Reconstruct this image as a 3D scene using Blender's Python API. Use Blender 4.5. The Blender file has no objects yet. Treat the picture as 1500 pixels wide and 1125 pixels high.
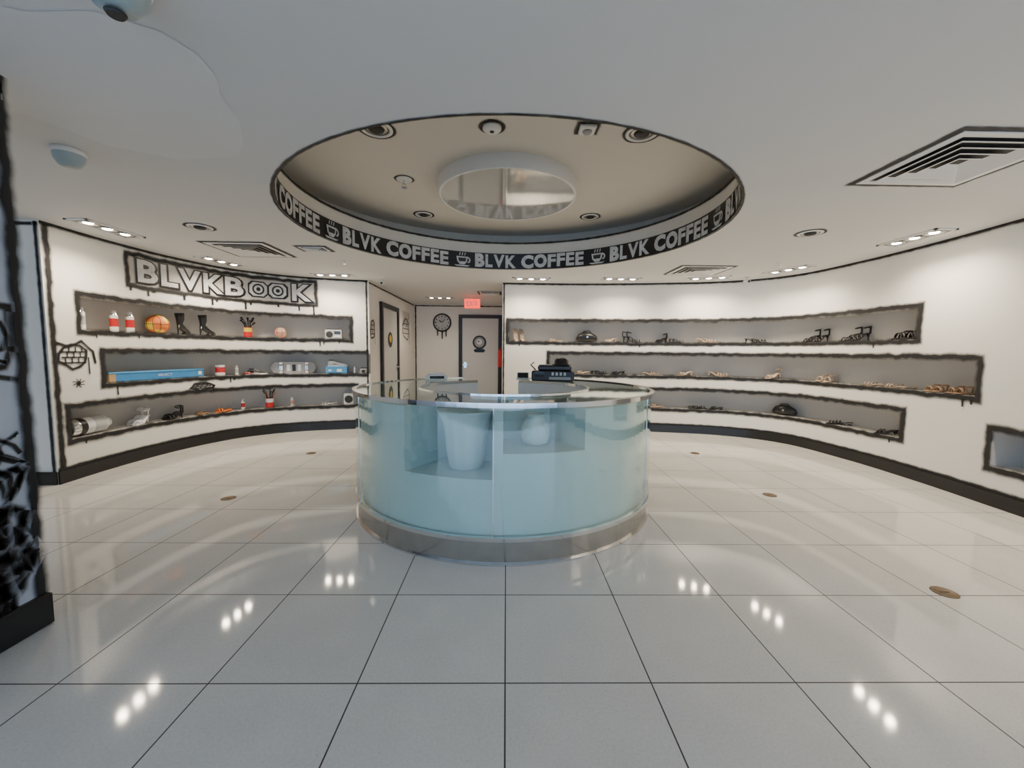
import bpy, math, random
from mathutils import Vector, Matrix
random.seed(4)
CEIL=2.58
# ---------------------------------------------------------------- materials
def newmat(name):
    m=bpy.data.materials.new(name); m.use_nodes=True
    nt=m.node_tree; b=nt.nodes.get('Principled BSDF')
    return m,nt,b
def mat(name,col,rough=.5,metal=0.,spec=.5,emit=None,es=0.,noise=0.,nscale=5.,bump=0.,bscale=40.,coat=0.):
    m,nt,b=newmat(name)
    b.inputs['Base Color'].default_value=(*col,1); b.inputs['Roughness'].default_value=rough
    b.inputs['Metallic'].default_value=metal; b.inputs['Specular IOR Level'].default_value=spec
    b.inputs['Coat Weight'].default_value=coat
    if emit: 
        b.inputs['Emission Color'].default_value=(*emit,1); b.inputs['Emission Strength'].default_value=es
    tc=nt.nodes.new('ShaderNodeTexCoord')
    n=nt.nodes.new('ShaderNodeTexNoise'); n.inputs['Scale'].default_value=nscale; n.inputs['Detail'].default_value=4
    nt.links.new(tc.outputs['Object'],n.inputs['Vector'])
    mx=nt.nodes.new('ShaderNodeMix'); mx.data_type='RGBA'
    k=max(noise,.02)
    mx.inputs[6].default_value=(*[c*(1-k) for c in col],1); mx.inputs[7].default_value=(*[min(1,c*(1+k)) for c in col],1)
    nt.links.new(n.outputs['Fac'],mx.inputs[0]); nt.links.new(mx.outputs[2],b.inputs['Base Color'])
    if bump:
        n2=nt.nodes.new('ShaderNodeTexNoise'); n2.inputs['Scale'].default_value=bscale
        nt.links.new(tc.outputs['Object'],n2.inputs['Vector'])
        bp=nt.nodes.new('ShaderNodeBump'); bp.inputs['Strength'].default_value=bump; bp.inputs['Distance'].default_value=.01
        nt.links.new(n2.outputs['Fac'],bp.inputs['Height']); nt.links.new(bp.outputs[0],b.inputs['Normal'])
    return m
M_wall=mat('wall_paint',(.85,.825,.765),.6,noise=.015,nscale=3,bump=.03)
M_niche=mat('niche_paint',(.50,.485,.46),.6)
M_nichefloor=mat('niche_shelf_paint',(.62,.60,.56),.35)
M_ceil=mat('ceiling_paint',(.70,.695,.685),.75,noise=.03,nscale=1.2,bump=.03,bscale=8)
M_patch=mat('ceiling_patch_paint',(.735,.735,.73),.6,noise=.05,nscale=3)
M_rec=mat('recess_paint',(.68,.65,.59),.7)
M_white=mat('white_enamel',(.8,.79,.77),.4)
M_black=mat('black_paint',(.010,.010,.012),.35)
M_base=mat('black_baseboard_gloss',(.008,.008,.009),.3)
M_grey=mat('grey_paint',(.38,.38,.38),.5)
M_lgrey=mat('silver_lettering',(.5,.5,.5),.45,noise=.35,nscale=9)
M_sil=mat('spray_silver',(.56,.555,.55),.45,noise=.45,nscale=14)
M_dark=mat('dark_cavity',(.03,.03,.03),.6)
M_chrome=mat('chrome',(.72,.73,.74),.10,1.)
M_steel=mat('brushed_steel',(.47,.46,.445),.18,1.,noise=.15,nscale=12)
M_bronze=mat('bronze_cap',(.13,.09,.05),.45,.6)
M_frost=mat('frosted_panel',(.68,.765,.75),.35)
M_frostw=mat('white_laminate',(.76,.79,.78),.35)
M_vase=mat('vase_white',(.78,.80,.79),.4)
M_mirror=mat('stretch_gloss_panel',(.62,.62,.60),.06,.35,spec=.8)
M_bulb=mat('lamp_bulb',(1,1,1),.5,emit=(1,.88,.70),es=45)
M_reflector=mat('lamp_reflector',(.55,.53,.5),.25,.8)
M_red=mat('red_paint',(.55,.02,.02),.4)
M_exit=mat('exit_lens',(.8,.03,.03),.4,emit=(1,.05,.03),es=2.2)
M_orange=mat('orange_rubber',(.75,.2,.04),.5,bump=.2,bscale=200)
M_yellow=mat('yellow_paint',(.8,.55,.05),.5)
M_cream=mat('cream_leather',(.55,.42,.31),.5)
M_tan=mat('tan_leather',(.36,.22,.12),.5)
M_shoeb=mat('black_leather',(.012,.012,.013),.35)
M_shoew=mat('white_leather',(.8,.8,.78),.45)
M_blue=mat('blue_box_card',(.05,.25,.55),.5)
M_blue2=mat('light_blue_card',(.08,.32,.62),.5)
M_wood=mat('kraft_wood',(.5,.33,.17),.5)
M_screen=mat('tinted_screen',(.02,.025,.03),.1)
M_door=mat('door_paint',(.70,.70,.67),.45)
M_teal=mat('dome_housing',(.36,.44,.46),.3)
M_pil=mat('pillar_paint',(.50,.53,.60),.6,noise=.1,nscale=4)
M_pink=mat('pink_rubber',(.7,.33,.22),.5)
def math_n(nt,op,a,b=None,c=None):
    n=nt.nodes.new('ShaderNodeMath'); n.operation=op
    for i,v in enumerate((a,b,c)):
        if v is None: continue
        if isinstance(v,(int,float)): n.inputs[i].default_value=v
        else: nt.links.new(v,n.inputs[i])
    return n.outputs[0]
def glassmat(name,tint,refl=.07,k=.85):
    m,nt,b=newmat(name); nt.nodes.remove(b)
    out=nt.nodes['Material Output']
    tr=nt.nodes.new('ShaderNodeBsdfTransparent'); tr.inputs[0].default_value=(*tint,1)
    gl=nt.nodes.new('ShaderNodeBsdfGlossy'); gl.inputs['Roughness'].default_value=.02; gl.inputs[0].default_value=(.95,1,1,1)
    lw=nt.nodes.new('ShaderNodeLayerWeight'); lw.inputs[0].default_value=.5
    p=math_n(nt,'POWER',lw.outputs['Facing'],3.5); q=math_n(nt,'MULTIPLY_ADD',p,k,refl)
    mx=nt.nodes.new('ShaderNodeMixShader'); nt.links.new(q,mx.inputs[0]); nt.links.new(tr.outputs[0],mx.inputs[1]); nt.links.new(gl.outputs[0],mx.inputs[2])
    nt.links.new(mx.outputs[0],out.inputs[0]); return m
M_glass=glassmat('curved_glass',(.91,.965,.95),.085)
M_win=glassmat('window_glass',(.97,.99,1),.04,.5)
def spraymat(name,col,dens=1.0):
    m,nt,b=newmat(name); out=nt.nodes['Material Output']
    b.inputs['Base Color'].default_value=(*col,1); b.inputs['Roughness'].default_value=.6
    uv=nt.nodes.new('ShaderNodeUVMap'); sep=nt.nodes.new('ShaderNodeSeparateXYZ'); nt.links.new(uv.outputs[0],sep.inputs[0])
    n=nt.nodes.new('ShaderNodeTexNoise'); n.inputs['Scale'].default_value=11; n.inputs['Detail'].default_value=3
    tc=nt.nodes.new('ShaderNodeTexCoord'); nt.links.new(tc.outputs['Object'],n.inputs['Vector'])
    d=math_n(nt,'ABSOLUTE',math_n(nt,'SUBTRACT',sep.outputs[1],.5))
    d=math_n(nt,'MULTIPLY',d,2.)
    d=math_n(nt,'ADD',d,math_n(nt,'MULTIPLY',math_n(nt,'SUBTRACT',n.outputs['Fac'],.5),.6))
    mr=nt.nodes.new('ShaderNodeMapRange'); mr.interpolation_type='SMOOTHSTEP'
    nt.links.new(d,mr.inputs[0]); mr.inputs[1].default_value=.12; mr.inputs[2].default_value=.9; mr.inputs[3].default_value=dens; mr.inputs[4].default_value=0
    tr=nt.nodes.new('ShaderNodeBsdfTransparent'); mx=nt.nodes.new('ShaderNodeMixShader')
    nt.links.new(mr.outputs[0],mx.inputs[0]); nt.links.new(tr.outputs[0],mx.inputs[1]); nt.links.new(b.outputs[0],mx.inputs[2])
    nt.links.new(mx.outputs[0],out.inputs[0]); return m
M_spray=spraymat('black_spray_line',(.008,.008,.009))
def floormat():
    m,nt,b=newmat('polished_tile')
    tc=nt.nodes.new('ShaderNodeTexCoord'); sep=nt.nodes.new('ShaderNodeSeparateXYZ'); nt.links.new(tc.outputs['Object'],sep.inputs[0])
    T=.61
    def line(o,off):
        u=math_n(nt,'DIVIDE',math_n(nt,'SUBTRACT',o,off),T)
        fr=math_n(nt,'FRACT',math_n(nt,'ADD',u,.5)); d=math_n(nt,'MULTIPLY',math_n(nt,'ABSOLUTE',math_n(nt,'SUBTRACT',fr,.5)),T)
        return math_n(nt,'LESS_THAN',d,.0030), math_n(nt,'FLOOR',u)
    lx,cx=line(sep.outputs[0],.008); ly,cy=line(sep.outputs[1],.35)
    g=math_n(nt,'MAXIMUM',lx,ly)
    comb=nt.nodes.new('ShaderNodeCombineXYZ'); nt.links.new(cx,comb.inputs[0]); nt.links.new(cy,comb.inputs[1])
    wn=nt.nodes.new('ShaderNodeTexWhiteNoise'); nt.links.new(comb.outputs[0],wn.inputs[0])
    no=nt.nodes.new('ShaderNodeTexNoise'); no.inputs['Scale'].default_value=90; no.inputs['Detail'].default_value=3; nt.links.new(tc.outputs['Object'],no.inputs['Vector'])
    n2=nt.nodes.new('ShaderNodeTexNoise'); n2.inputs['Scale'].default_value=4; n2.inputs['Detail'].default_value=5; nt.links.new(tc.outputs['Object'],n2.inputs['Vector'])
    v=math_n(nt,'ADD',math_n(nt,'MULTIPLY',wn.outputs[0],.05),math_n(nt,'ADD',math_n(nt,'MULTIPLY',no.outputs['Fac'],.26),math_n(nt,'MULTIPLY',n2.outputs['Fac'],.14)))
    v=math_n(nt,'ADD',v,.72)
    vo=nt.nodes.new('ShaderNodeTexVoronoi'); vo.inputs['Scale'].default_value=38; nt.links.new(tc.outputs['Object'],vo.inputs['Vector'])
    sp=math_n(nt,'LESS_THAN',vo.outputs['Distance'],.10); v=math_n(nt,'SUBTRACT',v,math_n(nt,'MULTIPLY',sp,.16))
    mx=nt.nodes.new('ShaderNodeMix'); mx.data_type='RGBA'; mx.blend_type='MULTIPLY'; mx.inputs[0].default_value=1
    mx.inputs[6].default_value=(.65,.63,.585,1); nt.links.new(v,mx.inputs[7])
    m2=nt.nodes.new('ShaderNodeMix'); m2.data_type='RGBA'; nt.links.new(g,m2.inputs[0]); nt.links.new(mx.outputs[2],m2.inputs[6]); m2.inputs[7].default_value=(.045,.04,.04,1)
    nt.links.new(m2.outputs[2],b.inputs['Base Color'])
    r=math_n(nt,'ADD',math_n(nt,'MULTIPLY',n2.outputs['Fac'],.05),.035); r=math_n(nt,'ADD',r,math_n(nt,'MULTIPLY',g,.4)); nt.links.new(r,b.inputs['Roughness'])
    b.inputs['Specular IOR Level'].default_value=.30
    return m
M_floor=floormat()
# ---------------------------------------------------------------- mesh builder
class MB:
    def __init__(s): s.v=[];s.f=[];s.m=[];s.uv=[];s.mats=[];s.smooth=[]
    def mi(s,m):
        if m not in s.mats: s.mats.append(m)
        return s.mats.index(m)
    def face(s,idx,m,uv=None,sm=False):
        s.f.append(tuple(idx)); s.m.append(s.mi(m)); s.uv.append(uv); s.smooth.append(sm)
    def quad(s,pts,m,uv=None,sm=False):
        b=len(s.v); s.v+= [Vector(p) for p in pts]; s.face(range(b,b+len(pts)),m,uv,sm)
    def box(s,c,d,m,rot=0.,bev=0.,M=None):
        x,y,z=[k/2 for k in d]; e=min(bev,x*.9,y*.9,z*.9)
        R=Matrix.Rotation(rot,3,'Z') if M is None else M
        c=Vector(c)
        if e<=0:
            P=[(i*x,j*y,k*z) for i in(-1,1) for j in(-1,1) for k in(-1,1)]
            b=len(s.v); s.v+=[c+R@Vector(p) for p in P]
            for q in [(0,1,3,2),(4,6,7,5),(0,4,5,1),(2,3,7,6),(0,2,6,4),(1,5,7,3)]: s.face([b+i for i in q],m)
        else:
            rings=[(-z,e),(-z+e,0),(z-e,0),(z,e)]; b=len(s.v); n=8
            for zz,i_ in rings:
                X=x-i_;Y=y-i_
                for p in [(-X+e,-Y),(X-e,-Y),(X,-Y+e),(X,Y-e),(X-e,Y),(-X+e,Y),(-X,Y-e),(-X,-Y+e)]:
                    s.v.append(c+R@Vector((p[0],p[1],zz)))
            for r in range(3):
                for i in range(n):
                    j=(i+1)%n; s.face([b+r*n+i,b+r*n+j,b+r*n+n+j,b+r*n+n+i],m)
            s.face([b+i for i in reversed(range(n))],m); s.face([b+3*n+i for i in range(n)],m)
    def lathe(s,prof,m,c=(0,0,0),n=24,M=None,cap=True,sx=1,sy=1):
        b=len(s.v); c=Vector(c); R=M or Matrix.Identity(3)
        for r,z in prof:
            for i in range(n):
                a=2*math.pi*i/n; s.v.append(c+R@Vector((r*math.cos(a)*sx,r*math.sin(a)*sy,z)))
        for k in range(len(prof)-1):
            for i in range(n):
                j=(i+1)%n; s.face([b+k*n+i,b+k*n+j,b+k*n+n+j,b+k*n+n+i],m if not isinstance(m,list) else m[k],sm=True)
        if cap:
            mm=m if not isinstance(m,list) else m[0]; s.face([b+i for i in reversed(range(n))],mm)
            mm=m if not isinstance(m,list) else m[-1]; q=b+(len(prof)-1)*n; s.face([q+i for i in range(n)],mm)
    def tube(s,pts,rad,m,n=8,closed=False,flat=None):
        pts=[Vector(p) for p in pts]; k=len(pts); b=len(s.v)
        rr=rad if isinstance(rad,(list,tuple)) else [rad]*k
        prev=None
        for i,p in enumerate(pts):
            if closed: t=pts[(i+1)%k]-pts[i-1]
            else: t=pts[min(i+1,k-1)]-pts[max(i-1,0)]
            t.normalize()
            if prev is None:
                a=Vector((0,0,1)) if abs(t.z)<.9 else Vector((1,0,0)); u=t.cross(a).normalized()
            else: u=(prev-t*prev.dot(t)).normalized()
            prev=u; w=t.cross(u)
            fx,fy=(flat or (1,1))
            for j in range(n):
                a=2*math.pi*j/n; s.v.append(p+(u*math.cos(a)*fx+w*math.sin(a)*fy)*rr[i])
        L=k if closed else k-1
        for i in range(L):
            i2=(i+1)%k
            for j in range(n):
                j2=(j+1)%n; s.face([b+i*n+j,b+i*n+j2,b+i2*n+j2,b+i2*n+j],m,sm=True)
        if not closed:
            s.face([b+j for j in reversed(range(n))],m); s.face([b+(k-1)*n+j for j in range(n)],m)
    def sector(s,c,r0,r1,z0,z1,a0,a1,m,step=4,mtop=None):
        n=max(1,int(abs(a1-a0)/step)); full=abs(a1-a0)>=359.9; b=len(s.v); c=Vector(c)
        for i in range(n+1):
            a=math.radians(a0+(a1-a0)*i/n)
            d=Vector((math.sin(a),-math.cos(a),0))
            for r,z in((r0,z0),(r1,z0),(r1,z1),(r0,z1)): s.v.append(c+d*r+Vector((0,0,z)))
        for i in range(n):
            for k in range(4):
                k2=(k+1)%4; mm=mtop if (mtop and k==2) else m
                s.face([b+i*4+k,b+i*4+k2,b+(i+1)*4+k2,b+(i+1)*4+k],mm,sm=False)
        if not full:
            s.face([b+k for k in range(4)],m); s.face([b+n*4+k for k in reversed(range(4))],m)
    def obj(s,name,loc=(0,0,0),rotz=0.,smooth_angle=True,parent=None):
        me=bpy.data.meshes.new(name); me.from_pydata([tuple(v) for v in s.v],[],s.f)
        for m in s.mats: me.materials.append(m)
        me.polygons.foreach_set('material_index',s.m)
        me.polygons.foreach_set('use_smooth',s.smooth)
        if any(u is not None for u in s.uv):
            l=me.uv_layers.new(name='UVMap')
            for p,u in zip(me.polygons,s.uv):
                if u:
                    for li,q in zip(p.loop_indices,u): l.data[li].uv=q
        me.update(); o=bpy.data.objects.new(name,me); bpy.context.collection.objects.link(o)
        o.location=loc; o.rotation_euler=(0,0,rotz)
        if parent: o.parent=parent
        return o
# ---------------------------------------------------------------- curves
class Curve:
    def __init__(s,P,n=40):
        P=[Vector(p) for p in P]; Q=[P[0]*2-P[1]]+P+[P[-1]*2-P[-2]]; s.p=[]
        for i in range(1,len(Q)-2):
            a,b,c,d=Q[i-1],Q[i],Q[i+1],Q[i+2]
            for k in range(n):
                t=k/n; s.p.append(.5*((2*b)+(c-a)*t+(2*a-5*b+4*c-d)*t*t+(3*b-a-3*c+d)*t**3))
        s.p.append(P[-1]); s.s=[0]
        for i in range(len(s.p)-1): s.s.append(s.s[-1]+(s.p[i+1]-s.p[i]).length)
        s.L=s.s[-1]
    def at(s,u):
        import bisect
        i=min(max(bisect.bisect_right(s.s,u)-1,0),len(s.p)-2)
        t=(u-s.s[i])/(s.s[i+1]-s.s[i]); p=s.p[i].lerp(s.p[i+1],t)
        a=s.p[max(i-2,0)]; b=s.p[min(i+3,len(s.p)-1)]; d=(b-a).normalized()
        return p,d
    def P(s,u,z,off=0.):
        p,d=s.at(u); return Vector((p.x+d.y*off,p.y-d.x*off,z))
    def ang(s,u): 
        p,d=s.at(u); return math.atan2(d.y,d.x)
LW=Curve([(-4.47,4.01),(-4.5,4.7),(-4.42,5.5),(-4.13,6.25),(-3.55,6.75),(-2.85,7.0),(-2.4,7.1)])
RW=Curve([(-.07,7.15),(1.2,7.15),(2.5,7.0),(3.65,6.72),(4.33,6.15),(4.53,5.2),(4.55,4.3),(4.5,3.6),(4.44,2.9),(4.40,2.2),(4.40,.5),(4.40,-1.2),(4.40,-3.0)])
ND=.27
NL=[(.34,3.98,1.56,1.92),(.57,4.30,.97,1.32),(.16,4.06,.42,.75)]
NR=[(.11,6.42,1.56,1.92),(.84,7.06,.99,1.35),(1.7,6.32,.42,.74),(7.24,8.5,.36,.70)]
ZA,ZC=1.56,.97
def build_wall(C,niches,name):
    mb=MB(); S=set([0,C.L]); k=0
    while k<C.L: S.add(round(k,4)); k+=.08
    for a,b,c,d in niches: S|={a,b}
    S=sorted(S); S=[x for i,x in enumerate(S) if i==0 or x-S[i-1]>1e-4]
    Z=sorted({0,CEIL}|{c for n in niches for c in n[2:]})
    idx={}
    for i,s_ in enumerate(S):
        for j,z in enumerate(Z):
            idx[i,j]=len(mb.v); mb.v.append(C.P(s_,z))
    for i in range(len(S)-1):
        for j in range(len(Z)-1):
            sm=(S[i]+S[i+1])/2; zm=(Z[j]+Z[j+1])/2
            if any(a<sm<b and c<zm<d for a,b,c,d in niches): continue
            mb.face([idx[i,j],idx[i+1,j],idx[i+1,j+1],idx[i,j+1]],M_wall,sm=True)
    for a,b,c,d in niches:
        ss=[x for x in S if a-1e-5<=x<=b+1e-5]
        for x0,x1 in zip(ss,ss[1:]):
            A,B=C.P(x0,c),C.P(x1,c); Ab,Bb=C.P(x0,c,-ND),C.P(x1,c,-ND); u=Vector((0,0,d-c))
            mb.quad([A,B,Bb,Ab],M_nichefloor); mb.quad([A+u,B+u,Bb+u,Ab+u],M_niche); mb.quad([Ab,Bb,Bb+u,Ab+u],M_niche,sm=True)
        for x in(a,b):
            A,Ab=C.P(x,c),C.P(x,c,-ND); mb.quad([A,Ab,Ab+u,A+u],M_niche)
    return mb.obj(name)
build_wall(LW,NL,'wall_left'); build_wall(RW,NR,'wall_right')
def baseboard(C,name,s0=0,s1=None,h=.13):
    mb=MB(); s1=s1 or C.L; n=int((s1-s0)/.08); ss=[s0+(s1-s0)*i/n for i in range(n+1)]
    for a,b in zip(ss,ss[1:]):
        mb.quad([C.P(a,0,.018),C.P(b,0,.018),C.P(b,h,.018),C.P(a,h,.018)],M_base,sm=True)
        mb.quad([C.P(a,h,.018),C.P(b,h,.018),C.P(b,h,0),C.P(a,h,0)],M_base)
    for x in(s0,s1): mb.quad([C.P(x,0,0),C.P(x,0,.018),C.P(x,h,.018),C.P(x,h,0)],M_base)
    mb.obj(name)
baseboard(LW,'baseboard_left'); baseboard(RW,'baseboard_right')
X0,X1,Y0,Y1=-6.,5.3,-3.,10.6
def plane_wall(name,a,b,z0=0,z1=CEIL,m=M_wall):
    mb=MB(); mb.quad([(a[0],a[1],z0),(b[0],b[1],z0),(b[0],b[1],z1),(a[0],a[1],z1)],m); return mb.obj(name)
XC=-4.47; YC=4.01
plane_wall('wall_left_return',(X0,YC),(XC,YC))
plane_wall('wall_far_left',(X0,Y0),(X0,YC))
plane_wall('wall_corridor_left',(-2.4,7.1),(-2.4,Y1))
plane_wall('wall_corridor_right',(-.07,Y1),(-.07,7.15))
plane_wall('wall_back',(-2.4,Y1),(-.07,Y1))
def bboard(name,c,d):
    mb=MB(); mb.box(c,d,M_base,bev=.004); mb.obj(name)
bboard('baseboard_left_return',((X0+XC)/2,YC-.01,.065),(XC-X0,.02,.13))
bboard('baseboard_back',(-1.82,Y1-.01,.065),(1.14,.02,.13))
mb=MB(); mb.quad([(X0,Y0-3,0),(X1,Y0-3,0),(X1,Y1,0),(X0,Y1,0)],M_floor); mb.obj('floor')
# ceiling with oval recess : lip wall + wider hidden cove above
RC=Vector((.015,4.08)); RR=1.92; EX=1.055; RZ=3.16; RO=2.30; LIP=2.97
mb=MB(); n=96
ring_pts=[(RC.x+RR*EX*math.cos(2*math.pi*i/n),RC.y+RR*math.sin(2*math.pi*i/n)) for i in range(n)]
def rect_hit(a):
    c,s=math.cos(a),math.sin(a); t=1e9
    if abs(c)>1e-9: t=min(t,((X1 if c>0 else X0)-RC.x)/c)
    if abs(s)>1e-9: t=min(t,((Y1 if s>0 else Y0)-RC.y)/s)
    return (RC.x+c*t,RC.y+s*t)
angs=[math.atan2(p[1]-RC.y,p[0]-RC.x)%(2*math.pi) for p in ring_pts]
for cx,cy in((X0,Y0),(X1,Y0),(X1,Y1),(X0,Y1)): angs.append(math.atan2(cy-RC.y,cx-RC.x)%(2*math.pi))
angs=sorted(set(angs))
def oval_hit(a):
    c,s=math.cos(a),math.sin(a); t=1/math.sqrt((c/(RR*EX))**2+(s/RR)**2); return (RC.x+c*t,RC.y+s*t)
for i,a in enumerate(angs):
    b=angs[(i+1)%len(angs)]
    mb.quad([(*oval_hit(a),CEIL),(*rect_hit(a),CEIL),(*rect_hit(b),CEIL),(*oval_hit(b),CEIL)],M_ceil)
ZB=2.80
for i in range(n):
    a,b=2*math.pi*i/n,2*math.pi*(i+1)/n
    c3=lambda q,r,z:(RC.x+r*EX*math.cos(q),RC.y+r*math.sin(q),z)
    mb.quad([c3(a,RR,CEIL),c3(b,RR,CEIL),c3(b,RR,ZB),c3(a,RR,ZB)],M_black,sm=True)
    mb.quad([c3(a,RR,ZB),c3(b,RR,ZB),c3(b,RR+.03,ZB),c3(a,RR+.03,ZB)],M_rec)
    mb.quad([c3(a,RR+.03,ZB),c3(b,RR+.03,ZB),c3(b,RR+.03,LIP),c3(a,RR+.03,LIP)],M_rec,sm=True)
    mb.quad([c3(a,RR+.03,LIP),c3(b,RR+.03,LIP),c3(b,RR+.06,LIP),c3(a,RR+.06,LIP)],M_black)
    mb.quad([c3(a,RR+.06,LIP),c3(b,RR+.06,LIP),c3(b,RR+.06,CEIL+.05),c3(a,RR+.06,CEIL+.05)],M_rec,sm=True)
    mb.quad([c3(a,RR+.06,CEIL+.05),c3(b,RR+.06,CEIL+.05),c3(b,RO,CEIL+.05),c3(a,RO,CEIL+.05)],M_rec)
    mb.quad([c3(a,RO,CEIL+.05),c3(b,RO,CEIL+.05),c3(b,RO,RZ),c3(a,RO,RZ)],M_rec,sm=True)
    mb.quad([c3(a,RO,RZ),c3(b,RO,RZ),(RC.x,RC.y,RZ)],M_rec)
PP=[(-1.95,1.5),(-1.75,1.58),(-1.5,1.57),(-1.33,1.66),(-1.28,1.78),(-1.30,1.92),(-1.38,2.05),(-1.42,2.25),(-1.56,2.5),(-1.7,2.66),(-2.1,2.72),(-2.4,2.55),(-2.5,2.25),(-2.8,2.05),(-3.3,1.8),(-3.3,1.4)]
mb.quad([(x,y,CEIL-.002) for x,y in PP],M_patch)
mb.obj('ceiling')
# front storefront (behind the camera)
mb=MB()
mb.box(((X0+X1)/2,Y0,.1),(X1-X0,.12,.2),M_black); mb.box(((X0+X1)/2,Y0,CEIL-.09),(X1-X0,.12,.18),M_black)
for x in (X0+.05,-3.9,-2.0,0,1.5,3.0,4.5): mb.box((x,Y0,CEIL/2),(.08,.12,CEIL),M_black,bev=.01)
mb.box(((X0+X1)/2,Y0,CEIL/2),(X1-X0,.012,CEIL-.3),M_win)
mb.obj('window_1')
# ---------------------------------------------------------------- painted lines
def ribbon(mb,f,pts,w,closed=False,maxl=.08,off=.006,m=None,jit=0.):
    m=m or M_spray
    P=[Vector(p) for p in pts]; 
    if closed: P.append(P[0].copy())
    Q=[]
    for a,b in zip(P,P[1:]):
        k=max(1,int((b-a).length/maxl)); 
        for i in range(k): Q.append(a.lerp(b,i/k))
    Q.append(P[-1])
    if jit:
        for i in range(1,len(Q)-1): Q[i]=Q[i]+Vector((random.uniform(-jit,jit),random.uniform(-jit,jit)))
    if closed: Q[-1]=Q[0].copy()
    N=len(Q); nn=[]
    for i in range(N):
        if closed: a=Q[i-1] if i>0 else Q[-2]; c=Q[i+1] if i<N-1 else Q[1]
        else: a=Q[max(i-1,0)]; c=Q[min(i+1,N-1)]
        d1=(Q[i]-a); d2=(c-Q[i])
        d1=d1.normalized() if d1.length>1e-7 else d2.normalized(); d2=d2.normalized() if d2.length>1e-7 else d1
        t=(d1+d2); t=t.normalized() if t.length>1e-4 else d1
        k=1/max(.5,t.dot(d1)); nn.append(Vector((-t.y,t.x))*k*w/2)
    L=0
    for i in range(N-1):
        l=(Q[i+1]-Q[i]).length
        q=[Q[i]-nn[i],Q[i+1]-nn[i+1],Q[i+1]+nn[i+1],Q[i]+nn[i]]
        mb.quad([f(v.x,v.y,off) for v in q],m,uv=[(L,0),(L+l,0),(L+l,1),(L,1)]); L+=l
def rect(a,b,c,d): return [(a,c),(b,c),(b,d),(a,d)]
def drip(mb,f,s,z,l,w=.035): ribbon(mb,f,[(s,z),(s+.004,z-l)],w,off=.007)
fL=lambda s,z,o:LW.P(min(max(s,0),LW.L),z,o); fR=lambda s,z,o:RW.P(min(max(s,0),RW.L),z,o)
gl=MB()
for a,b,c,d in NL: ribbon(gl,fL,rect(a-.02,b+.02,c-.02,d+.02),.12,True,jit=.007)
ribbon(gl,fL,[(0,CEIL-.012),(LW.L,CEIL-.012)],.07); ribbon(gl,fL,[(.03,.13),(.03,CEIL)],.15,jit=.008)
ribbon(gl,fL,[(LW.L-.01,.13),(LW.L-.01,CEIL)],.08); ribbon(gl,fL,[(0,.14),(LW.L,.14)],.08)
for s,z,l in [(.5,1.54,.06),(1.0,1.54,.05),(3.5,1.54,.10),(3.56,1.54,.07),(.7,.95,.12),(2.2,.95,.08),(2.25,.95,.05),(.3,.40,.05),(3.8,1.54,.05)]: drip(gl,fL,s,z,l)
def crack(mb,f,s,z,w,h):
    n=11; P=[]
    for i in range(n):
        a=2*math.pi*i/n; k=random.uniform(.72,1.1); P.append((s+w*k*math.cos(a),z+h*k*math.sin(a)))
    ribbon(mb,f,P,.05,True)
    for j in(-.4,0,.4):
        ribbon(mb,f,[(s-w*.75,z+h*j),(s+w*.75,z+h*j)],.03)
        for q in(-.4,0,.4): ribbon(mb,f,[(s+w*(q+j*.3),z+h*j),(s+w*(q+j*.3),z+h*(j+.4))],.025)
    drip(mb,f,s+w*.9,z,h*1.3,.03)
crack(gl,fL,.24,1.27,.17,.14); crack(gl,fL,1.80,.84,.17,.06)
ribbon(gl,fL,[(.06,1.42),(.2,1.38),(.33,1.44),(.45,1.33),(.47,1.2)],.05)
for a in range(8):
    t=a*math.pi/4+.2; ribbon(gl,fL,[(.27,1.0),(.27+.03*math.cos(t),1.0+.03*math.sin(t)),(.27+.07*math.cos(t+.2),1.0+.05*math.sin(t+.2))],.018)
ribbon(gl,fL,[(.25,1.0),(.29,1.0)],.07)
gl.obj('wall_outline_paint_left')
gr=MB()
for a,b,c,d in NR: ribbon(gr,fR,rect(a-.02,b+.02,c-.02,d+.02),.12,True,jit=.007)
ribbon(gr,fR,[(0,CEIL-.012),(RW.L,CEIL-.012)],.07); ribbon(gr,fR,[(.02,0.13),(.02,CEIL)],.06); ribbon(gr,fR,[(0,.14),(RW.L,.14)],.08)
for s,z,l in [(.3,1.53,.05),(2.4,1.53,.05),(5.9,1.53,.06),(6.95,.96,.08),(7.03,.96,.05),(6.2,.40,.05)]: drip(gr,fR,s,z,l)
gr.obj('wall_outline_paint_right')
gc=MB()
fRet=lambda s,z,o:Vector((s,YC-o,z)); fCL=lambda s,z,o:Vector((-2.4+o,s,z)); fB=lambda s,z,o:Vector((s,Y1-o,z))
ribbon(gc,fRet,[(X0,CEIL-.035),(XC,CEIL-.035)],.06); ribbon(gc,fRet,[(XC-.03,.13),(XC-.03,CEIL-.01)],.06)
ribbon(gc,fCL,[(7.12,2.55),(Y1-.02,2.55)],.05); ribbon(gc,fB,[(-2.37,2.55),(-.1,2.55)],.05)
ribbon(gc,fB,[(-2.36,0.1),(-2.36,CEIL-.01)],.06); ribbon(gc,fB,[(-.10,0.1),(-.10,CEIL-.01)],.05)
crack(gc,fCL,9.7,1.9,.35,.28); crack(gc,fCL,7.3,1.75,.12,.2); 
for k in range(7):
    s=9.4+.1*k; ribbon(gc,fCL,[(s,2.3),(s+.1,2.1+.05*(k%3)),(s-.05,1.95)],.03)
gc.obj('wall_outline_paint_corridor')
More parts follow.
